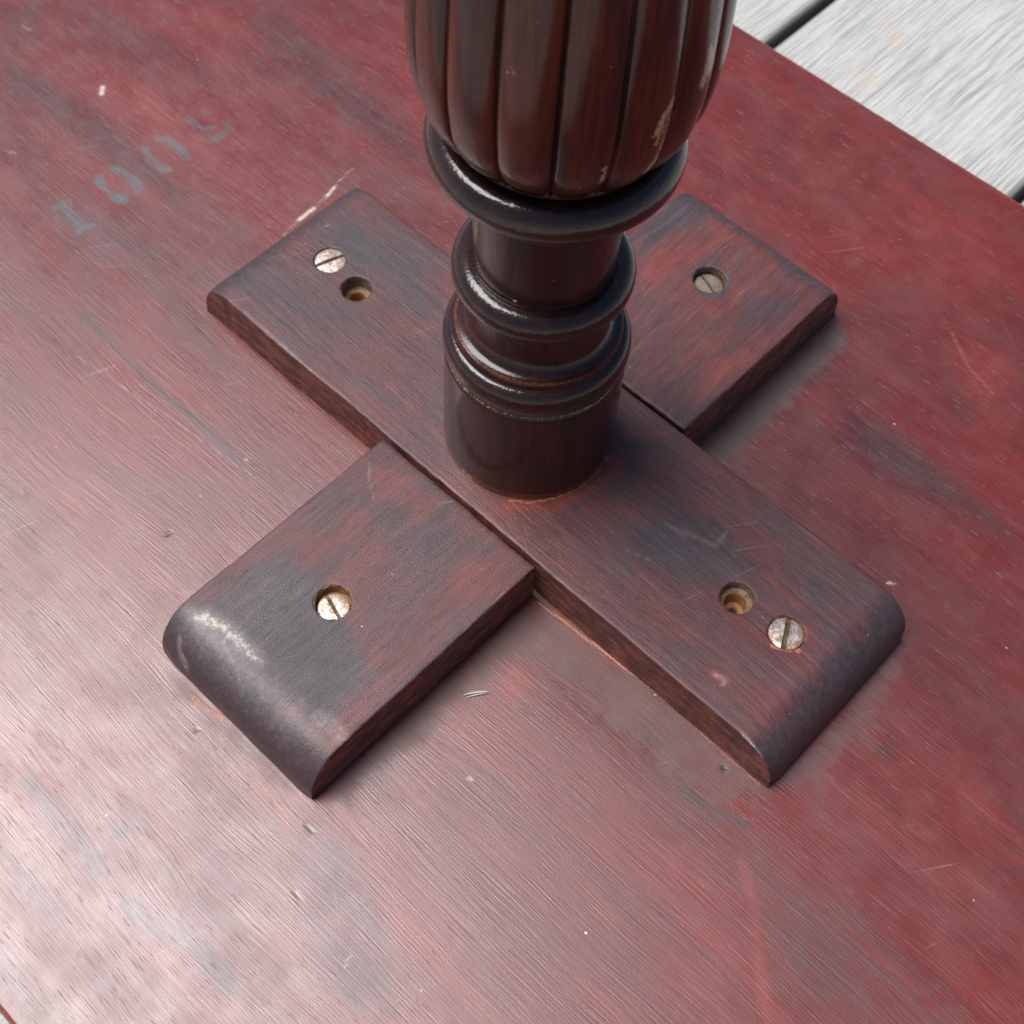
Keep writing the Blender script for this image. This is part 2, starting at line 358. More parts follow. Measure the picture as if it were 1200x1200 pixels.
TOP_FEATS = [
    ('ink', 'line', 0.8, 1.9, [(-178.5, -36.2), (-173.1, -36.6), (-165.8, -37.3)]),
    ('ink', 'line', 0.8, 1.3, [(-179.3, -39.0), (-179.2, -35.7), (-179.1, -34.2)]),
    ('ink', 'line', 0.8, 1.3, [(-165.0, -39.8), (-165.6, -37.0), (-164.5, -34.5)]),
    ('ink', 'line', 0.8, 2.1, [(-180.1, -20.1), (-176.8, -21.5)]),
    ('ink', 'line', 0.8, 0.9, [(-176.8, -21.5), (-169.4, -21.1)]),
    ('ink', 'line', 0.8, 2.3, [(-168.7, -21.7), (-166.2, -20.5)]),
    ('ink', 'line', 0.8, 1.9, [(-179.0, -13.5), (-176.3, -12.6)]),
    ('ink', 'line', 0.8, 0.8, [(-176.3, -12.6), (-172.5, -12.4)]),
    ('ink', 'line', 0.8, 2.1, [(-172.2, -12.7), (-169.0, -12.5), (-165.6, -14.4)]),
    ('ink', 'line', 0.8, 1.9, [(-179.4, -0.5), (-176.1, -2.0), (-171.6, -2.4)]),
    ('ink', 'line', 0.8, 1.7, [(-171.6, -2.4), (-167.0, -2.6), (-166.2, -1.3)]),
    ('ink', 'line', 0.8, 1.7, [(-180.1, 5.6), (-177.9, 7.9), (-173.7, 7.7)]),
    ('ink', 'line', 0.8, 1.9, [(-173.7, 7.7), (-169.6, 7.6), (-166.1, 6.7)]),
    ('ink', 'line', 0.74, 1.9, [(-179.6, 18.8), (-176.3, 18.9)]),
    ('ink', 'line', 0.74, 1.2, [(-176.3, 18.9), (-172.7, 20.0), (-171.2, 22.5)]),
    ('ink', 'line', 0.74, 2.1, [(-170.4, 28.1), (-166.4, 26.4)]),
    ('ink', 'line', 0.74, 1.9, [(-166.4, 26.4), (-166.0, 21.8), (-166.4, 18.8)]),
    ('ink', 'line', 0.45, 2.1, [(-178.8, 26.0), (-176.7, 28.8)]),
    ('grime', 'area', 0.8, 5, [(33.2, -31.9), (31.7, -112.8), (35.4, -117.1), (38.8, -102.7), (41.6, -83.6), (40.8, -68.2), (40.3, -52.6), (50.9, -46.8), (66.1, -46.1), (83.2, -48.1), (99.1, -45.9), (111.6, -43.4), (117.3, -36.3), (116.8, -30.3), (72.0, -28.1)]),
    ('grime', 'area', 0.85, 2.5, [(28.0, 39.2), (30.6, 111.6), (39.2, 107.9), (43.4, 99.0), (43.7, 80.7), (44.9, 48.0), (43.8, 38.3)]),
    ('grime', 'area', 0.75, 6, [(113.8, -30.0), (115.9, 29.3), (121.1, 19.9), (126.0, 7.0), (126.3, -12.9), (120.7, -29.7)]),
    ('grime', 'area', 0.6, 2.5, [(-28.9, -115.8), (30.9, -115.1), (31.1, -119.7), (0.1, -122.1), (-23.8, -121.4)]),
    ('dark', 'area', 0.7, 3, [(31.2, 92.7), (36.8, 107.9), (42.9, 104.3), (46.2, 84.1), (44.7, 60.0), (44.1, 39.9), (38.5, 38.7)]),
    ('dark', 'area', 0.55, 6, [(34.2, -115.1), (48.7, -115.2), (66.7, -120.4), (80.2, -127.6), (90.1, -137.4), (78.4, -148.6), (58.4, -142.9), (46.0, -134.5), (34.5, -122.8)]),
    ('dark', 'area', 0.6, 5, [(52.9, 86.2), (75.6, 88.4), (98.5, 87.1), (121.2, 84.7), (126.0, 77.3), (101.6, 73.5), (81.8, 70.8), (63.4, 69.8)]),
    ('dark', 'area', 0.55, 6, [(-200.2, 80.1), (-154.1, 75.6), (-103.1, 67.8), (-113.4, 57.4), (-160.5, 56.8), (-207.6, 65.9)]),
    ('dark', 'area', 0.6, 5, [(-253.5, -6.7), (-230.2, -1.7), (-191.4, 1.6), (-147.5, -4.6), (-153.5, -10.6), (-197.2, -15.8), (-235.8, -19.5)]),
    ('dark', 'area', 0.5, 5, [(-275.8, 9.4), (-262.8, 22.8), (-246.5, 6.7), (-251.4, -4.6)]),
    ('dark', 'area', 0.5, 6, [(-183.0, -26.7), (-142.9, -26.4), (-100.5, -33.5), (-78.0, -39.0), (-89.7, -46.1), (-130.1, -43.7), (-176.3, -38.8)]),
    ('dark', 'line', 0.6, 1.5, [(-52.3, -61.5), (-76.9, -60.3), (-95.8, -61.2), (-136.0, -59.3)]),
    ('dark', 'area', 0.45, 10, [(115.3, -44.5), (137.2, -40.4), (165.9, -39.5), (190.0, -41.5), (157.0, -73.2), (138.4, -63.0), (125.4, -51.8)]),
    ('dark', 'area', 0.55, 4, [(51.8, -47.7), (75.1, -45.9), (100.6, -47.6), (115.3, -44.5), (112.1, -47.6), (91.9, -51.2), (68.5, -52.3)]),
    ('dark', 'line', 0.75, 1.2, [(99.8, -46.8), (110.0, -45.0), (118.2, -42.7)]),
    ('dark', 'line', 0.6, 2.5, [(-24.7, -164.3), (-1.8, -164.1), (8.2, -165.1)]),
    ('dark', 'line', 0.6, 3, [(19.5, -166.0), (39.6, -161.0), (51.8, -161.9)]),
    ('dark', 'line', 0.6, 1.2, [(3.2, -157.1), (5.6, -152.2), (4.7, -150.1)]),
    ('dark', 'area', 0.55, 3, [(128.3, 5.8), (134.5, 5.0), (137.0, -2.5), (129.2, -3.4)]),
    ('red', 'area', 0.7, 2.5, [(16.3, -121.3), (32.0, -120.5), (36.2, -127.3), (31.4, -127.3), (17.3, -125.1)]),
    ('red', 'area', 0.62, 3.5, [(52.8, -119.0), (68.3, -119.0), (96.4, -120.4), (107.9, -120.4), (101.9, -126.0), (69.7, -126.3)]),
    ('red', 'area', 0.6, 2.2, [(41.2, -50.2), (51.9, -51.2), (52.0, -61.5), (42.7, -60.2)]),
    ('red', 'area', 0.8, 1.3, [(104.5, 71.5), (112.7, 68.2), (118.7, 68.2), (116.0, 65.5), (108.7, 67.5)]),
    ('red', 'area', 0.8, 1.2, [(129.1, 24.0), (134.2, 23.7), (133.7, 22.2)]),
    ('red', 'area', 0.5, 8, [(-245.4, 40.6), (-219.1, 67.5), (-189.6, 58.4), (-205.9, 48.1)]),
    ('red', 'area', 0.4, 20, [(127.9, -24.4), (151.0, 38.3), (197.6, -34.3), (170.9, -31.8), (143.8, -31.0)]),
    ('red', 'area', 0.55, 8, [(63.4, 124.7), (83.0, 144.2), (114.7, 94.8), (96.9, 94.1)]),
    ('red', 'area', 0.45, 14, [(-60.1, 183.6), (50.8, 183.7), (83.0, 144.2), (51.5, 122.6), (-16.5, 138.1)]),  # broad redder tint: the lack of glare here is put into the colour
    ('red', 'line', 0.6, 1.8, [(123.2, -50.9), (133.7, -58.8), (143.5, -69.5), (151.3, -76.0)]),
    ('red', 'area', 0.5, 4, [(-218.4, 4.1), (-171.7, 4.3), (-151.3, 13.5), (-178.1, 21.0), (-214.7, 20.2)]),
    ('red', 'area', 0.5, 4, [(-86.6, -52.1), (-78.7, -48.7), (-73.3, -56.7), (-83.6, -58.0)]),
    ('glue', 'line', 0.62, 0.55, [(35.5, -33.0), (44.1, -32.4), (74.1, -30.6), (86.4, -30.7)]),
    ('glue', 'line', 0.45, 0.6, [(86.4, -30.7), (102.0, -31.5), (113.7, -31.7)]),
    ('glue', 'line', 0.5, 1.0, [(-12.4, -119.0), (-5.9, -118.5), (-1.2, -117.4)]),
    ('glue', 'line', 0.35, 0.6, [(-51.9, -31.1), (-36.3, -31.7)]),
    ('pale', 'line', 0.62, 0.4, [(-117.3, 7.1), (-118.5, 14.9), (-119.1, 24.0), (-121.6, 35.2), (-123.1, 43.7)]),
    ('pale', 'line', 1.0, 0.9, [(-118.5, 14.9), (-118.8, 22.1)]),
    ('pale', 'line', 1.0, 0.7, [(-119.7, 28.8), (-121.0, 33.5)]),
    ('pale', 'line', 1.0, 1.1, [(-213.5, 7.9), (-211.0, 5.5)]),
    ('pale', 'line', 0.55, 0.4, [(-117.2, -73.8), (-114.0, -65.2)]),
    ('pale', 'line', 0.5, 0.45, [(64.3, 130.5), (76.0, 122.9), (87.7, 119.7)]),
    ('pale', 'line', 0.9, 0.6, [(102.7, 41.6), (104.1, 42.6)]),
    ('pale', 'line', 0.8, 0.6, [(-59.4, -59.3), (-58.6, -59.3)]),
    ('pale', 'line', 0.9, 0.6, [(57.2, -83.6), (58.3, -83.5)]),
    ('pale', 'line', 0.6, 0.4, [(68.0, -135.9), (69.2, -139.0)]),
    ('pale', 'line', 0.6, 0.6, [(-259.0, 6.9), (-254.6, 7.5)]),
    ('pale', 'line', 0.6, 0.6, [(-210.5, -33.7), (-208.6, -32.9)]),
    ('pale', 'line', 0.5, 0.35, [(-125.3, -70.9), (-88.2, -65.8), (-52.3, -61.5)]),
    ('pit', 'line', 1.0, 0.75, [(103.6, -34.6), (104.0, -34.8)]),
    ('pit', 'line', 0.8, 0.5, [(-55.7, -92.0), (-56.1, -90.4)]),
    ('pit', 'line', 0.45, 0.5, [(46.9, -135.4), (49.6, -135.8)]),
    ('pit', 'line', 0.6, 0.5, [(36.7, -121.9), (38.5, -122.0)]),
    ('pit', 'line', 0.7, 0.5, [(-4.0, -124.5), (-3.7, -124.5)]),
    ('dark', 'line', 0.5, 0.8, [(113.1, -12.4), (115.7, -6.4)])]
BLOCK_FEATS = [
    ('red', 'area', 0.51, 4, [(27.4, -1.2), (38.8, 2.1), (49.2, 6.6), (47.7, -2.7), (39.1, -7.3), (27.7, -8.8)]),
    ('red', 'area', 0.51, 3, [(-2.1, -26.3), (12.3, -23.9), (24.4, -15.9), (27.4, -22.6), (19.7, -28.2)]),
    ('red', 'area', 0.51, 2.2, [(58.7, 13.9), (74.0, 17.5), (91.3, 12.3), (87.2, 11.9), (72.3, 12.1)]),
    ('red', 'area', 0.51, 2.5, [(77.1, -15.9), (94.6, -16.1), (108.6, -15.8), (103.8, -20.5), (88.2, -18.9)]),
    ('red', 'line', 0.55, 1.4, [(72.3, 12.1), (87.2, 8.2), (95.3, 9.0)]),
    ('red', 'line', 0.55, 1.6, [(20.1, 18.1), (26.4, 22.2), (30.7, 28.6)]),
    ('red', 'area', 0.38, 4, [(-91.2, -14.4), (-73.9, -16.0), (-56.7, -21.4), (-70.9, -22.1)]),
    ('dark', 'area', 0.85, 6, [(38.1, -2.5), (48.3, 7.6), (67.2, 10.9), (75.6, 4.2), (63.9, -7.3), (48.7, -11.1)]),
    ('dark', 'area', 0.6, 6, [(28.3, 19.9), (48.0, 23.1), (70.6, 21.8), (56.9, 16.0), (37.6, 12.8)]),
    ('dark', 'area', 0.7, 8, [(-101.4, 20.1), (-60.8, 25.7), (-40.5, 3.6), (-70.8, 6.0), (-93.2, -1.9)]),
    ('glue', 'line', 0.75, 0.4, [(12.9, -21.8), (17.2, -18.7), (21.4, -12.6), (23.6, -6.1), (24.2, 1.2), (23.0, 8.1)]),
    ('red', 'line', 0.9, 3.0, [(14.0, -22.2), (22.6, -13.8), (26.6, -0.4), (25.5, 9.0)]),
    ('glue', 'line', 0.9, 0.6, [(93.6, -5.7), (97.7, -3.5), (98.3, 2.0)]),
    ('glue', 'line', 0.9, 0.8, [(98.2, -1.6), (99.6, -1.9)]),
    ('pale', 'line', 0.55, 0.8, [(87.8, -22.7), (90.5, -21.7), (91.1, -23.8)]),
    ('red', 'line', 0.8, 1.6, [(87.8, -22.7), (91.3, -22.7)]),
    ('pale', 'line', 0.7, 0.8, [(103.7, -31.0), (110.5, -31.5)]),
    ('pale', 'line', 0.45, 0.3, [(47.0, -10.9), (55.5, -8.2)]),
    ('pale', 'line', 0.4, 0.8, [(49.3, 2.8), (63.8, 7.5), (63.0, 12.4)]),
    ('pale', 'line', 0.8, 0.5, [(-98.5, 11.2), (-98.1, 11.1)]),
    ('pale', 'line', 0.45, 0.5, [(-91.4, -29.6), (-69.3, -30.4), (-27.5, -31.9)]),
    ('pale', 'line', 0.45, 0.4, [(35.9, -31.8), (66.8, -31.9), (98.5, -31.5)]),
    ('red', 'area', 0.38, 3.5, [(-24.5, -73.6), (-17.9, -57.5), (-13.5, -45.4), (-8.9, -56.3), (-11.0, -73.4), (-14.8, -80.8)]),
    ('red', 'area', 0.51, 3, [(-25.1, -40.9), (-14.4, -34.4), (0.4, -35.6), (-6.1, -45.9), (-14.8, -50.6)]),
    ('red', 'area', 0.38, 4, [(13.4, -42.0), (28.8, -34.4), (31.3, -53.6), (16.1, -57.8)]),
    ('dark', 'area', 0.85, 3, [(-24.2, -111.4), (-21.5, -76.3), (-1.9, -75.4), (24.3, -84.6), (25.2, -103.4), (4.0, -107.8)]),
    ('dark', 'area', 0.55, 4, [(-18.5, -50.4), (23.4, -32.1), (14.6, -62.8)]),
    ('pale', 'area', 0.95, 2.6, [(-24.2, -106.5), (-21.0, -102.7), (-14.5, -101.2), (-6.1, -101.3), (1.5, -102.1), (0.7, -104.9), (-8.5, -105.1), (-15.8, -105.9), (-20.8, -108.1)]),
    ('pale', 'line', 0.35, 6, [(-18.4, -107.5), (4.0, -107.8), (17.3, -107.9)]),
    ('pale', 'line', 0.5, 2.6, [(22.3, -103.1), (27.4, -102.0), (31.7, -102.9)]),
    ('pale', 'line', 0.35, 1.0, [(13.7, -103.3), (17.7, -103.0)]),
    ('pale', 'line', 0.5, 0.4, [(-12.8, -105.5), (-3.6, -108.4), (2.2, -111.1)]),
    ('pale', 'line', 0.55, 0.8, [(-21.8, -112.5), (-19.9, -114.9), (-16.4, -115.8)]),
    ('pale', 'line', 0.5, 0.3, [(-24.7, -40.6), (-20.6, -44.5), (-14.9, -48.0)]),
    ('ink', 'line', 0.6, 0.6, [(-0.9, -45.4), (-0.1, -33.4)]),
    ('ink', 'line', 0.55, 0.4, [(4.5, -84.4), (3.8, -82.6)]),
    ('glue', 'line', 0.5, 0.4, [(31.7, -48.2), (31.5, -43.4)]),
    ('red', 'area', 0.59, 6, [(-21.5, 69.8), (-14.7, 86.7), (-4.4, 87.0), (-4.7, 62.4), (-10.3, 56.8)]),
    ('red', 'area', 0.68, 2.5, [(21.1, 55.9), (28.9, 77.2), (33.4, 84.1), (32.4, 58.2), (30.3, 38.7), (26.6, 39.3)]),
    ('red', 'area', 0.51, 3, [(-20.1, 101.8), (-9.6, 102.0), (15.0, 101.5), (5.2, 96.6), (-13.4, 98.1)]),
    ('red', 'area', 0.51, 3, [(13.8, 48.6), (16.6, 69.6), (7.9, 84.6), (13.8, 85.7), (22.6, 66.4), (19.7, 45.6)]),
    ('dark', 'area', 0.8, 4, [(-29.5, 100.1), (-20.5, 106.6), (-11.9, 104.8), (-17.0, 89.4), (-20.0, 76.3), (-26.2, 75.1)]),
    ('dark', 'area', 0.7, 4, [(11.9, 83.8), (29.1, 96.2), (29.5, 87.1), (22.4, 70.7), (16.6, 69.6)]),
    ('dark', 'line', 0.9, 1.5, [(-0.8, 76.8), (4.5, 74.0), (8.3, 77.8), (5.5, 84.6), (0.0, 85.0), (-2.7, 80.8)]),
    ('glue', 'line', 0.55, 0.5, [(31.5, 31.5), (31.3, 36.3)])]
DECK_FEATS = [('glue', 'area', 0.9, 4, [(-51.0, 263.6), (-41.7, 262.4), (-35.7, 258.0), (-36.2, 250.5), (-42.9, 254.1)]), ('glue', 'area', 0.55, 6, [(-42.8, 226.8), (-36.2, 240.2), (-25.2, 244.7), (-23.9, 226.0), (-33.5, 219.6)])]

# ------------------------------------------------------------------ setting: ground and deck
def sheet(name, half, z, mat):
    v = [(-half, -half, 0), (half, -half, 0), (half, half, 0), (-half, half, 0)]
    o = mesh_obj(name, np.array(v) * 1.0, [(0, 1, 2, 3)], mat, smooth=False)
    o.location.z = z; return o
g = sheet("ground", 200000, -.32, M_ground); g["kind"] = "structure"

deck = bpy.data.objects.new("deck", None); link(deck); deck["kind"] = "structure"
DZ = -22.0
PITCH, GAP = 114.6, 2.8
def plank_mesh(name, length, x0, feats, fine):
    w = (PITCH - GAP) / 2; th = 28.0
    sec = [(-w, -th), (-w, -3.5), (-w + .5, -1.6), (-w + 1.6, -.4), (-w + 3.2, 0)]
    inner = np.linspace(-w + 3.2, w - 3.2, 70 if fine else 6)[1:-1]
    sec += [(x, 0) for x in inner] + [(-a, b) for a, b in sec[:5][::-1]]
    ys = np.concatenate([np.linspace(-length, 150, 4), np.arange(160, 420, 2.5), np.linspace(430, length, 4)]) if fine else np.linspace(-length, length, 8)
    V, wear = [], []
    rnd = x0 * .37
    for y in ys:
        for x, z in sec:
            e = 0.0
            if abs(x) > w - 3.3: e = .5 * noise.noise((x0, y * .02, 3 + (x > 0)))
            zz = z + (.25 * noise.noise((x * .25 + rnd, y * .01, 0)) if z > -1 and fine else 0)
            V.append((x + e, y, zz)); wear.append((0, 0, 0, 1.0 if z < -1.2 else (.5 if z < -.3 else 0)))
    n = len(sec); F = []
    for j in range(len(ys) - 1):
        for i in range(n - 1):
            a = j * n + i; F.append((a, a + 1, a + n + 1, a + n))
        F.append((j * n + n - 1, j * n, j * n + n, j * n + n + n - 1))
    F.append(tuple(range(n))); F.append(tuple(range(len(V) - 1, len(V) - n - 1, -1)))
    wear = np.array(wear, float)
    if feats:
        P = np.array(V)[:, :2] + np.array([x0, 0])
        wear[:, :3] = paint(P, feats)[1][:, :3]
    return V, F, wear
plain_plank = None
for i in range(-20, 21):
    cx = -16.0 + i * PITCH
    if -1 <= i <= 2:
        V, F, W_ = plank_mesh("plank", 2400, cx, DECK_FEATS, True)
        o = mesh_obj("plank", V, F, M_deck, deck, wear=W_, sharp_angle=50)
    elif plain_plank is None:
        V, F, W_ = plank_mesh("plank", 2400, cx, None, False)
        o = plain_plank = mesh_obj("plank", V, F, M_deck, deck, wear=W_, sharp_angle=50)
    else:
        o = plain_plank.copy(); COL.objects.link(o); o.parent = deck
    o.location = (cx * MM, 0, DZ * MM)

# ------------------------------------------------------------------ the table, upside down
T = 16.397
table = bpy.data.objects.new("pedestal_table", None); link(table)
table["label"] = "upturned dark red wooden table with a turned reeded leg and crossed screwed cleats"
table["category"] = "table"

# tabletop: dense sheet with eased lower edges
def tabletop():
    x = np.concatenate([np.linspace(-460, -285, 14), np.arange(-282, 206, .8), np.linspace(210, 400, 14)])
    y = np.concatenate([[-203.2, -202.9, -202.5, -201.8], np.arange(-201, 193, .8), [193.4, 194.2, 194.6, 194.8]])
    nx, ny = len(x), len(y)
    X, Y = np.meshgrid(x, y, indexing='ij')
    Z = np.zeros_like(X)
    Z[:, 0] = -1.9; Z[:, 1] = -.9; Z[:, 2] = -.35; Z[:, -1] = -1.3; Z[:, -2] = -.55; Z[:, -3] = -.15
    # nicks along the far edge
    for j, k in ((-1, 1.0), (-2, .8), (-3, .5)):
        Y[:, j] += k * np.array([.35 * noise.noise((v * .12, 0, 5)) + .25 * noise.noise((v * .5, 2, 5)) for v in x])
    V = np.stack([X.ravel(), Y.ravel(), Z.ravel()], 1)
    i, j = np.meshgrid(np.arange(nx - 1), np.arange(ny - 1), indexing='ij')
    a = (i * ny + j).ravel()
    Fq = np.stack([a, a + ny, a + ny + 1, a + 1], 1)
    marks = paint(V[:, :2], TOP_FEATS)
    marks[1][:, 3] = 0
    # raw lighter arris along both long edges
    e = (V[:, 1] > 193.3) | (V[:, 1] < -202.2)
    marks[1][e, 1] = .40
    # skirt and bottom
    loop = [(i_, 0) for i_ in range(nx)] + [(nx - 1, j_) for j_ in range(1, ny)] + [(i_, ny - 1) for i_ in range(nx - 2, -1, -1)] + [(0, j_) for j_ in range(ny - 2, 0, -1)]
    li = np.array([p * ny + q for p, q in loop])
    base = len(V); L = len(li)
    s1 = V[li].copy(); s2 = V[li].copy(); s2[:, 2] = -21.5; s2[:, 1] = np.clip(s2[:, 1], -205, 197)
    V = np.concatenate([V, s1, s2])
    k = np.arange(L); k2 = (k + 1) % L
    Fs = np.stack([base + k, base + L + k, base + L + k2, base + k2], 1)
    faces = np.concatenate([Fq, Fs])
    me = bpy.data.meshes.new("tabletop")
    nv, nf = len(V), len(faces)
    me.vertices.add(nv); me.vertices.foreach_set("co", (V * MM).astype(np.float32).ravel())
    me.loops.add(nf * 4); me.loops.foreach_set("vertex_index", faces.astype(np.int32).ravel())
    me.polygons.add(nf); me.polygons.foreach_set("loop_start", np.arange(0, nf * 4, 4, dtype=np.int32))
    me.update(calc_edges=True)
    me.polygons.foreach_set("use_smooth", [True] * nf)
    mk = np.zeros((2, nv, 4)); mk[:, :base] = marks; mk[1, base:, 3] = 1.0
    for nm, arr in (("marks", mk[0]), ("wear", mk[1])):
        at = me.color_attributes.new(nm, 'FLOAT_COLOR', 'POINT'); at.data.foreach_set("color", arr.astype(np.float32).ravel())
    me.materials.append(M_top)
    return link(bpy.data.objects.new("tabletop", me), table)
tabletop()

# wooden cleats: s runs along the length, v across; ends marked round are rounded over
HS = 7
def cleat(axis, s0, s1, v0, v1, round0, round1, holes, mat, label, seed, zl=0.0):
    a = 12.6; b = T - 2.2
    Larc = 23.0
    def place(s, v):
        z = T + zl; x = s
        for rnd, e, sg in ((round0, s0 + a, -1), (round1, s1 - a, 1)):
            if rnd and (s - e) * sg > 0:
                t = min((s - e) * sg / Larc, 1) * math.pi / 2
                x = e + sg * a * math.sin(t) ** .9; z = T + zl - b * (1 - math.cos(t)) 
        d = min(v - v0, v1 - v)
        if not (round0 and s < s0 + a) or True:
            if d < .7: z -= .42 * (1 - math.sqrt(max(0, 1 - (1 - d / .7) ** 2))) * (1 + .8 * noise.noise((s * .15, v * .1, seed + 4)))
        dd = 9
        if not round0: dd = min(dd, s - s0)
        if not round1: dd = min(dd, s1 - s)
        edge_dd = dd
        if dd < .8: z -= .5 * (1 - math.sqrt(max(0, 1 - (1 - dd / .8) ** 2)))
        z += .10 * noise.noise((s * .05, v * .05, seed)) 
        wob = .35 * noise.noise((s * .035, seed, v > 0)) + .2 * noise.noise((s * .3, seed, v > 0)) + .12 * noise.noise((s * .9, seed, v > 0))
        vv = v + wob * max(0, 1 - d / 6)
        xx = x
        if edge_dd < 6: xx += (.45 * noise.noise((v * .1, seed, 7)) + .25 * noise.noise((v * .5, seed, 9))) * (1 - edge_dd / 6)
        if d < 6 and (rnd_end(s)): xx = x - math.copysign(1, s) * .5 * (1 - d / 6) ** 2
        return (xx, vv, max(z, .25))
    def rnd_end(s): return (round0 and s < s0 + a) or (round1 and s > s1 - a)
    S0 = s0 + a - Larc if round0 else s0
    S1 = s1 - a + Larc if round1 else s1
    def grid(lo, hi, must, extra):
        g_ = sorted(set([round(lo, 3), round(hi, 3)] + [float(k) for k in range(math.ceil(lo + 1.0), math.floor(hi - 1.0) + 1)] + [round(q, 3) for q in extra]))
        return g_
    ss = grid(S0, S1, None, ([] if round0 else [S0 + .25, S0 + .6]) + ([] if round1 else [S1 - .25, S1 - .6]))
    vs = grid(v0, v1, None, [v0 + .1, v0 + .3, v0 + .6, v1 - .1, v1 - .3, v1 - .6])
    V, SV, idx, F = [], [], {}, []
    def vid(s, v):
        k = (round(s, 3), round(v, 3))
        if k not in idx:
            idx[k] = len(V); V.append(place(s, v)); SV.append(k)
        return idx[k]
    def in_hole(s, v):
        return any(abs(s - hs) < HS and abs(v - hv) < HS for hs, hv, hr in holes)
    for i in range(len(ss) - 1):
        for j in range(len(vs) - 1):
            if in_hole((ss[i] + ss[i + 1]) / 2, (vs[j] + vs[j + 1]) / 2): continue
            F.append((vid(ss[i], vs[j]), vid(ss[i + 1], vs[j]), vid(ss[i + 1], vs[j + 1]), vid(ss[i], vs[j + 1])))
    for hs, hv, hr in holes:
        bd = [(hs + k, hv - HS) for k in range(-HS, HS)] + [(hs + HS, hv + k) for k in range(-HS, HS)] + [(hs - k, hv + HS) for k in range(-HS, HS)] + [(hs - HS, hv - k) for k in range(-HS, HS)]
        rings = []
        K = 7
        for k in range(K + 1):
            f = (k / K) ** 1.5
            ring = []
            for (s, v) in bd:
                an = math.atan2(v - hv, s - hs)
                rr = hr * (1 + .03 * noise.noise((math.cos(an) * 2, math.sin(an) * 2, hs)))
                cs, cv = hs + rr * math.cos(an), hv + rr * math.sin(an)
                q = (s * f + cs * (1 - f), v * f + cv * (1 - f))
                if k == K: ring.append(vid(s, v))
                else:
                    V.append(place(*q)); SV.append(q); ring.append(len(V) - 1)
                    if k == 0: V[-1] = (V[-1][0], V[-1][1], V[-1][2] - .35)
                    if k == 1: V[-1] = (V[-1][0], V[-1][1], V[-1][2] - .05)
            rings.append(ring)
        n = len(bd)
        for k in range(K):
            for q in range(n):
                F.append((rings[k][q], rings[k + 1][q], rings[k + 1][(q + 1) % n], rings[k][(q + 1) % n]))
    # side walls
    loop = [(s, v0) for s in ss] + [(S1, v) for v in vs[1:]] + [(s, v1) for s in ss[::-1][1:]] + [(S0, v) for v in vs[::-1][1:-1]]
    ids = [vid(*q) for q in loop]; n = len(ids); start = len(V)
    nside0 = len(V)
    rows = 4
    for k in range(rows):
        for q in range(n):
            x, y, z = V[ids[q]]
            f = k / (rows - 1)
            nz = .18 * noise.noise((x * .12, y * .12, seed + f * 2)) if 0 < k else 0
            dx = nz if abs(y - v0) > 1 and abs(y - v1) > 1 else 0
            V.append((x + dx, y + (0 if dx else nz), z * (1 - f))); SV.append(loop[q])
    for k in range(rows - 1):
        for q in range(n):
            q2 = (q + 1) % n
            F.append((start + k * n + q, start + (k + 1) * n + q, start + (k + 1) * n + q2, start + k * n + q2))
    V = np.array(V)
    side = np.zeros(len(V)); side[nside0:] = 1
    if axis == 'y':
        V = np.stack([V[:, 1], V[:, 0], V[:, 2]], 1)
        F = [tuple(reversed(f)) for f in F]
    mk = paint(V[:, :2], BLOCK_FEATS); mk[1][:, 3] = side
    mk[1][side > 0, 0] *= .25
    # rounded ends keep the dark top stain
    if round0 or round1:
        sv = np.array([q[0] for q in SV])
        for rnd, e, sg in ((round0, S0, -1), (round1, S1, 1)):
            if rnd:
                endw = (side > 0) & (np.abs(sv - e) < .01)
                mk[1][endw, 3] = .35
                zone = np.clip(((sv - (e - sg * 24)) * sg) / 8, 0, 1)
                mk[0][:, 2] = np.maximum(mk[0][:, 2], zone * .8)
    return mesh_obj("cleat", V, F, mat, table, marks=mk[0], wear=mk[1]), label

def lathe(name, prof, mat, parent, n=48, wear_fn=None, sharp=None, ang=0):
    V, F, W_ = [], [], []
    for r, z in prof:
        for k in range(n):
            t = 2 * math.pi * k / n
            V.append((r * math.cos(t), r * math.sin(t), z)); W_.append(wear_fn(r, z, t) if wear_fn else (0, 0, 0, 0))
    for j in range(len(prof) - 1):
        for k in range(n):
            k2 = (k + 1) % n
            F.append((j * n + k, j * n + k2, (j + 1) * n + k2, (j + 1) * n + k))
    if prof[0][0] < .05: pass
    return mesh_obj(name, V, F, mat, parent, wear=W_, sharp_angle=sharp)

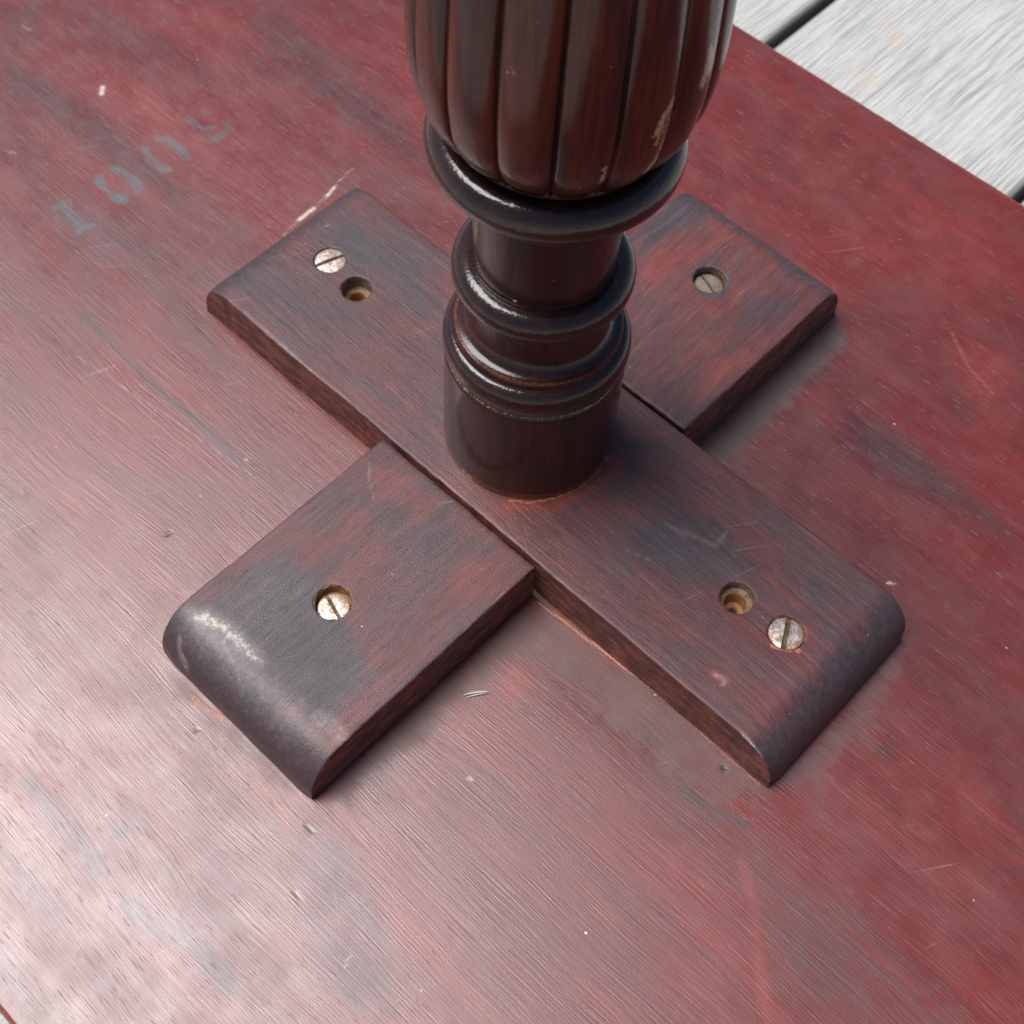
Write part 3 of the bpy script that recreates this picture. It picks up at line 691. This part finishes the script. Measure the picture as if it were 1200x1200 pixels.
def pocket(parent, x, y, r, depth, inner, glue):
    """wall and floor of a drilled hole in a cleat"""
    top = T - .3
    prof = [(r + .35, top + .02), (r * 1.0, top - .15), (r * .99, top - depth * .5), (r * .96, top - depth)]
    if inner: prof += [(inner * 1.05, top - depth - .4), (inner, top - depth - .8), (inner * .9, top - depth - 5), (.01, top - depth - 6)]
    else: prof += [(.01, top - depth)]
    def w(rr, z, t):
        deep = z < top - depth - .3
        return (0, (glue[1] if deep else glue[0]), (1.0 if (inner and z < top - depth - 5.5) else 0), 0)
    # refine
    fine = []
    for (r0, z0), (r1, z1) in zip(prof[:-1], prof[1:]):
        for k in range(3): fine.append((r0 + (r1 - r0) * k / 3, z0 + (z1 - z0) * k / 3))
    fine.append(prof[-1])
    o = lathe("screw_hole", [(a_, b_) for a_, b_ in fine], M_hole, parent, 40, w, 60)
    # outward lathe order gives inward facing shading either way; position
    o.location = (x * MM, y * MM, 0)
    for v in o.data.vertices:
        k = .12 * noise.noise((v.co.x * 700, v.co.y * 700, v.co.z * 500 + x))
        v.co.x *= 1 + k * .5; v.co.y *= 1 + k * .5
    return o

def screw(parent, x, y, ztop, r, ang, mat, slotw=.55, tilt=(0, 0)):
    """slotted countersunk head: two half discs proud of a slot floor"""
    V, F = [], []
    n = 28
    def half(sgn):
        # boundary of the half disc at distance slotw from the slot axis
        a0 = math.asin(slotw / r)
        arc = [a0 + (math.pi - 2 * a0) * k / n for k in range(n + 1)]
        def ringpts(rr, inset, z):
            return [(rr * math.cos(t), sgn * max(rr * math.sin(t), slotw + inset), z) for t in arc]
        dome = .28
        rings = [ringpts(r, 0, -1.3), ringpts(r, 0, -.22), ringpts(r - .12, .05, -.08), ringpts(r - .35, .16, 0)]
        base = len(V)
        for rg in rings: V.extend(rg)
        m = n + 1
        for k in range(len(rings) - 1):
            for q in range(m):
                q2 = (q + 1) % m
                f = (base + k * m + q, base + k * m + q2, base + (k + 1) * m + q2, base + (k + 1) * m + q)
                F.append(f if sgn > 0 else f[::-1])
        # inner fans for a slightly domed face
        b3 = base + 3 * m
        prev = b3
        for f_, zz in ((.66, dome * .55), (.33, dome * .85)):
            st = len(V)
            cy = sgn * (slotw + .16)
            for q in range(m):
                px, py, _ = V[b3 + q]
                V.append((px * f_, cy + (py - cy) * f_, zz + .05 * noise.noise((px * 2 + x, py * 2, 1))))
            for q in range(m):
                q2 = (q + 1) % m
                f = (prev + q, prev + q2, st + q2, st + q)
                F.append(f if sgn > 0 else f[::-1])
            prev = st
        V.append((0, sgn * (slotw + .16), dome)); c = len(V) - 1
        for q in range(m):
            f = (prev + q, prev + (q + 1) % m, c); F.append(f if sgn > 0 else f[::-1])
    half(1); half(-1)
    o = mesh_obj("screw", V, F, mat, parent, sharp_angle=40)
    o.location = (x * MM, y * MM, ztop * MM); o.rotation_euler = (tilt[0], tilt[1], ang)
    # slot floor as its own small mesh would go a level too deep: join it as a second material
    me = o.data; me.materials.append(M_slot)
    import bmesh
    bm = bmesh.new(); bm.from_mesh(me)
    rr = r - .05
    vs = [bm.verts.new((rr * MM * math.cos(2 * math.pi * k / 32), rr * MM * math.sin(2 * math.pi * k / 32), -.75 * MM)) for k in range(32)]
    f = bm.faces.new(vs); f.material_index = 1
    bm.to_mesh(me); bm.free()
    return o

H_HOLE = 4.75
long_c, _ = cleat('x', -110.5, 116.2, -31.0, 29.8, True, True,
                  [(-87, 2, 5.0), (-73, 0, H_HOLE), (78, -1, H_HOLE), (94, 0, 5.0)], M_barx, None, 3.0)
long_c["label"] = "long one-piece cleat under the leg, two screws and two empty holes"
near_c, _ = cleat('y', -116.6, -32.3, -27.4, 32.3, True, False, [(-78, 1, 5.1)], M_bary, None, 8.0, -.2)
near_c["label"] = "short cleat with pale scuffed rounded end and brass screw"
far_c, _ = cleat('y', 30.9, 110.6, -28.0, 32.6, False, True, [(80, 2, 5.2)], M_bary, None, 13.0, -.05)
far_c["label"] = "short reddish cleat behind the leg with a deep-set screw"

pocket(long_c, -73, 0, H_HOLE, 4.5, 2.7, (.15, .9))
pocket(long_c, 78, -1, H_HOLE, 2.6, 3.1, (.2, 1.0))
pocket(long_c, -87, 2, 5.0, 2.2, None, (.6, .6))
pocket(long_c, 94, 0, 5.0, 2.2, None, (.9, .9))
pocket(near_c, 1, -78, 5.1, 3.4, None, (.9, .9))
pocket(far_c, 2, 80, 5.2, 4.6, None, (.25, .4))
screw(long_c, -87, 2, T - .25, 4.85, 1.254, M_screw, .5)
screw(long_c, 94, 0, T - .30, 4.75, -1.082, M_screw, .62)
screw(near_c, 1.55, -78.6, T - 1.7, 4.4, -0.293, M_screw_b, .38, (.04, -.05))
screw(far_c, 2.2, 79.8, T - 2.7, 4.6, -0.318, M_screw_c, .32, (.0, .05))

# ------------------------------------------------------------------ the turned leg
def smooth_profile(pts, sub=8):
    out = []
    P = [pts[0]] + list(pts) + [pts[-1]]
    for i in range(1, len(P) - 2):
        p0, p1, p2, p3 = map(np.array, (P[i - 1], P[i], P[i + 1], P[i + 2]))
        for k in range(sub):
            t = k / sub
            q = .5 * ((2 * p1) + (-p0 + p2) * t + (2 * p0 - 5 * p1 + 4 * p2 - p3) * t * t + (-p0 + 3 * p1 - 3 * p2 + p3) * t ** 3)
            out.append((max(float(q[0]), .01), float(q[1])))
    out.append(tuple(pts[-1])); return out
def linear(pts, step=1.2):
    out = []
    for (a, b), (c, d) in zip(pts[:-1], pts[1:]):
        n = max(1, int(math.hypot(c - a, d - b) / step))
        for k in range(n): out.append((a + (c - a) * k / n, b + (d - b) * k / n))
    out.append(pts[-1]); return out

LEG_TILT = Matrix.Translation((0, 0, .055)) @ Matrix.Rotation(.0135, 4, Vector((-0.6882, 0.7249, 0)).normalized()) @ Matrix.Translation((0, 0, -.055))
shaft = linear([(24.4, T - .1), (24.45, T + 1), (24.4, 40), (24.35, 54.6), (24.2, 55.2), (23.8, 55.6), (23.7, 56.3), (23.0, 57.0)])
shaft += linear([(22.6, 64.6), (22.1, 65.2), (22.05, 66.8), (21.75, 67.4), (21.2, 67.5)], .4) + smooth_profile([(20.6, 67.6), (19.2, 68.4), (18.1, 70.2), (17.5, 73), (17.3, 76.5), (17.35, 80.5), (17.6, 82.2), (18.2, 83.0), (19.3, 83.5)], 5)
shaft += linear([(18.8, 84.0), (18.0, 91.8), (17.55, 92.4), (17.7, 100), (18.1, 115.2), (18.9, 115.5), (19.2, 116.1), (19.1, 116.6)], .8)
shaft += smooth_profile([(19.3, 117.0), (19.6, 119.2), (20.6, 121.8), (22.4, 124.2), (24.2, 125.4), (25.0, 125.7)], 4) + [(24.0, 126.4), (23.0, 134.4), (23.3, 134.9), (23.0, 135.3), (22.8, 136.4), (22.6, 138)]
def shaft_wear_shade(r, z, t):
    deg = math.degrees(t) % 360
    glue = 0
    if z < T + 2.5: glue = .55
    if 67.1 < z < 67.6: glue = .5
    pale = .75 if (z < T + 1.8 and 262 < deg < 274) else 0
    pit = .8 if 55.5 < z < 56.2 else 0
    if z > 134.95: pit = 1.0  # undercut below the bulb: its shade put into the colour as matte black
    if 55.3 < z < 56.2: pale, pit = .62, 0
    return (pale, glue, pit, 0)
leg = lathe("leg", shaft, M_leg, table, 160, shaft_wear_shade, 40)
leg["label"] = "dark turned leg with ringed neck and reeded bulb"
leg.matrix_local = LEG_TILT
def ring(pts, wob=.0):
    prof = smooth_profile(pts, 6)
    def w(r, z, t):
        return (0, 0, 0, 0)
    prof = [(r_ * (1 + 0), z_) for r_, z_ in prof]
    o = lathe("turned_ring", prof, M_ring, leg, 160, w, 60)
    return o
r1 = ring([(23.4, 56.2), (24.2, 57.0), (24.75, 58.8), (24.85, 60.8), (24.5, 62.8), (23.7, 64.2), (22.7, 64.9), (22.0, 65.0)])
r2 = ring([(18.9, 83.4), (20.0, 83.5), (21.4, 84.2), (22.45, 85.6), (22.85, 87.6), (22.35, 89.8), (21.0, 91.4), (19.2, 92.2), (17.6, 92.2)])
r3 = ring([(24.6, 125.8), (26.0, 125.7), (27.6, 126.3), (28.7, 127.8), (29.05, 129.8), (28.6, 131.9), (27.4, 133.7), (25.8, 134.7), (24.2, 134.9), (23.2, 134.8)])

def bulb():
    prof = linear([(22.4, 136.3), (24.3, 136.4), (24.7, 136.7)], .5) + smooth_profile([(24.8, 136.9), (26.4, 139.0), (28.5, 142.3), (30.6, 147.0), (31.7, 153.0), (32.3, 160.0), (32.2, 170.0), (31.4, 185.0), (29.5, 205.0), (26.0, 228.0), (21.5, 250.0), (19.0, 262.0)], 10)
    N = 16; per = 36; n = N * per
    V, F, Wr = [], [], []
    ph0 = 0.2827
    for r, z in prof:
        fade = min(1, max(0, (z - 136.5) / .5)) * min(1, (262 - z) / 10 + .05)
        for k in range(n):
            t = 2 * math.pi * k / n
            f = ((t / (2 * math.pi) * N) % 1) * 2 - 1
            dep = 2.2 * (1 - math.sqrt(max(0, 1 - abs(f) ** 2.2 * .98))) + .5 * math.exp(-((1 - abs(f)) / .05) ** 2)
            rr = r - dep * fade * (r / 32)
            tt = t + ph0
            V.append((rr * math.cos(tt), rr * math.sin(tt), z))
            pit = (.85 + .45 * noise.noise((z * .9, k // per, 2))) * math.exp(-((1 - abs(f)) / .05) ** 2) if fade > .3 else 0
            Wr.append([0, 0, pit, 0])
    m = len(prof)
    for j in range(m - 1):
        for k in range(n):
            k2 = (k + 1) % n
            F.append((j * n + k, j * n + k2, (j + 1) * n + k2, (j + 1) * n + k))
    # upper neck of the leg, above the picture
    V = np.array(V); Wr = np.array(Wr)
    # chips: bare wood patches, given as azimuth (deg), height (mm)
    az = np.degrees(np.arctan2(V[:, 1], V[:, 0])); az = np.where(az < -180, az + 360, az)
    P = np.stack([az * math.pi / 180 * 32, V[:, 2]], 1)
    for s, w, pts in [(0.75, 1.2, [(6.3, 172.0), (9.0, 169.0), (5.8, 166.6), (4.7, 164.5)]), (0.65, 1.2, [(-9.1, 164.5), (-12.0, 162.4)]), (0.85, 1.6, [(-10.3, 147.9), (-11.9, 146.0)]), (0.6, 1.8, [(10.4, 155.5), (10.1, 148.9)]), (0.5, 1.4, [(-11.2, 160.9), (-13.0, 154.9)]), (0.7, 0.9, [(6.7, 171.3), (5.2, 167.8), (5.1, 163.7)]), (0.8, 1.0, [(7.3, 168.1), (7.2, 166.0)]), (0.8, 0.8, [(-9.8, 164.1), (-13.4, 161.9), (-14.9, 158.0)]), (0.7, 0.6, [(-6.7, 159.6), (-9.0, 153.7), (-10.7, 149.7)]), (0.9, 1.1, [(-11.6, 146.4), (-9.0, 148.0)]), (0.75, 0.8, [(15.2, 151.3), (16.2, 146.3), (14.8, 143.4)]), (0.6, 0.8, [(-32.8, 151.2), (-32.3, 146.6)]), (0.5, 0.6, [(-68.8, 174.1), (-67.0, 173.7)])]:
        q = [(a_ * math.pi / 180 * 32, z_) for a_, z_ in pts]
        Wr[:, 0] = np.maximum(Wr[:, 0], s * np.clip(1.5 - seg_dist(P, q) / w, 0, 1))
    b_ = mesh_obj("reeded_bulb", V, F, M_bulb, leg, wear=Wr)
    lathe("upper_neck", linear([(18.8, 261), (21, 262), (23, 265), (23, 268), (20, 271), (17, 273), (16, 290), (15.5, 300), (.02, 301)], 1.5), M_leg, leg, 96, None, 40)
bulb()

# ------------------------------------------------------------------ loose pale splinter on the tabletop
def splinter():
    V, F = [], []
    def sliver(p0, p1, p2, w):
        m = 12; base = len(V)
        for i in range(m + 1):
            t = i / m
            c = (1 - t) ** 2 * np.array(p0) + 2 * t * (1 - t) * np.array(p1) + t * t * np.array(p2)
            d = np.array(p2) - np.array(p0); d[2] = 0; d = d / np.linalg.norm(d); nn = np.array([-d[1], d[0], 0])
            ww = w * (math.sin(math.pi * min(1, .08 + t * .95)) ** .6 + .08)
            for q in range(5):
                a_ = 2 * math.pi * q / 5
                V.append(tuple(c + nn * ww * math.cos(a_) + np.array([0, 0, .5 * ww * math.sin(a_)])))
        for i in range(m):
            for q in range(5):
                F.append((base + i * 5 + q, base + i * 5 + (q + 1) % 5, base + (i + 1) * 5 + (q + 1) % 5, base + (i + 1) * 5 + q))
    a_, b_, c_ = [(40.0, -68.0), (42.1, -64.6), (44.6, -62.5)]
    sliver((a_[0], a_[1], .25), (b_[0], b_[1], 1.0), (c_[0], c_[1], .8), .32)
    sliver((a_[0] + 1.0, a_[1] + .1, .2), (b_[0] + .3, b_[1] - .7, .5), (c_[0] - .2, c_[1] - .5, .5), .22)
    o = mesh_obj("wood_splinter", V, F, M_splinter)
    # put the origin at its place on the board
    off = Vector((b_[0] * MM, b_[1] * MM, 0))
    for v in o.data.vertices: v.co -= off
    o.location = off
    o["label"] = "tiny pale wood splinter lying loose on the red board beside the scuffed short cleat"
    o["category"] = "splinter"
splinter()
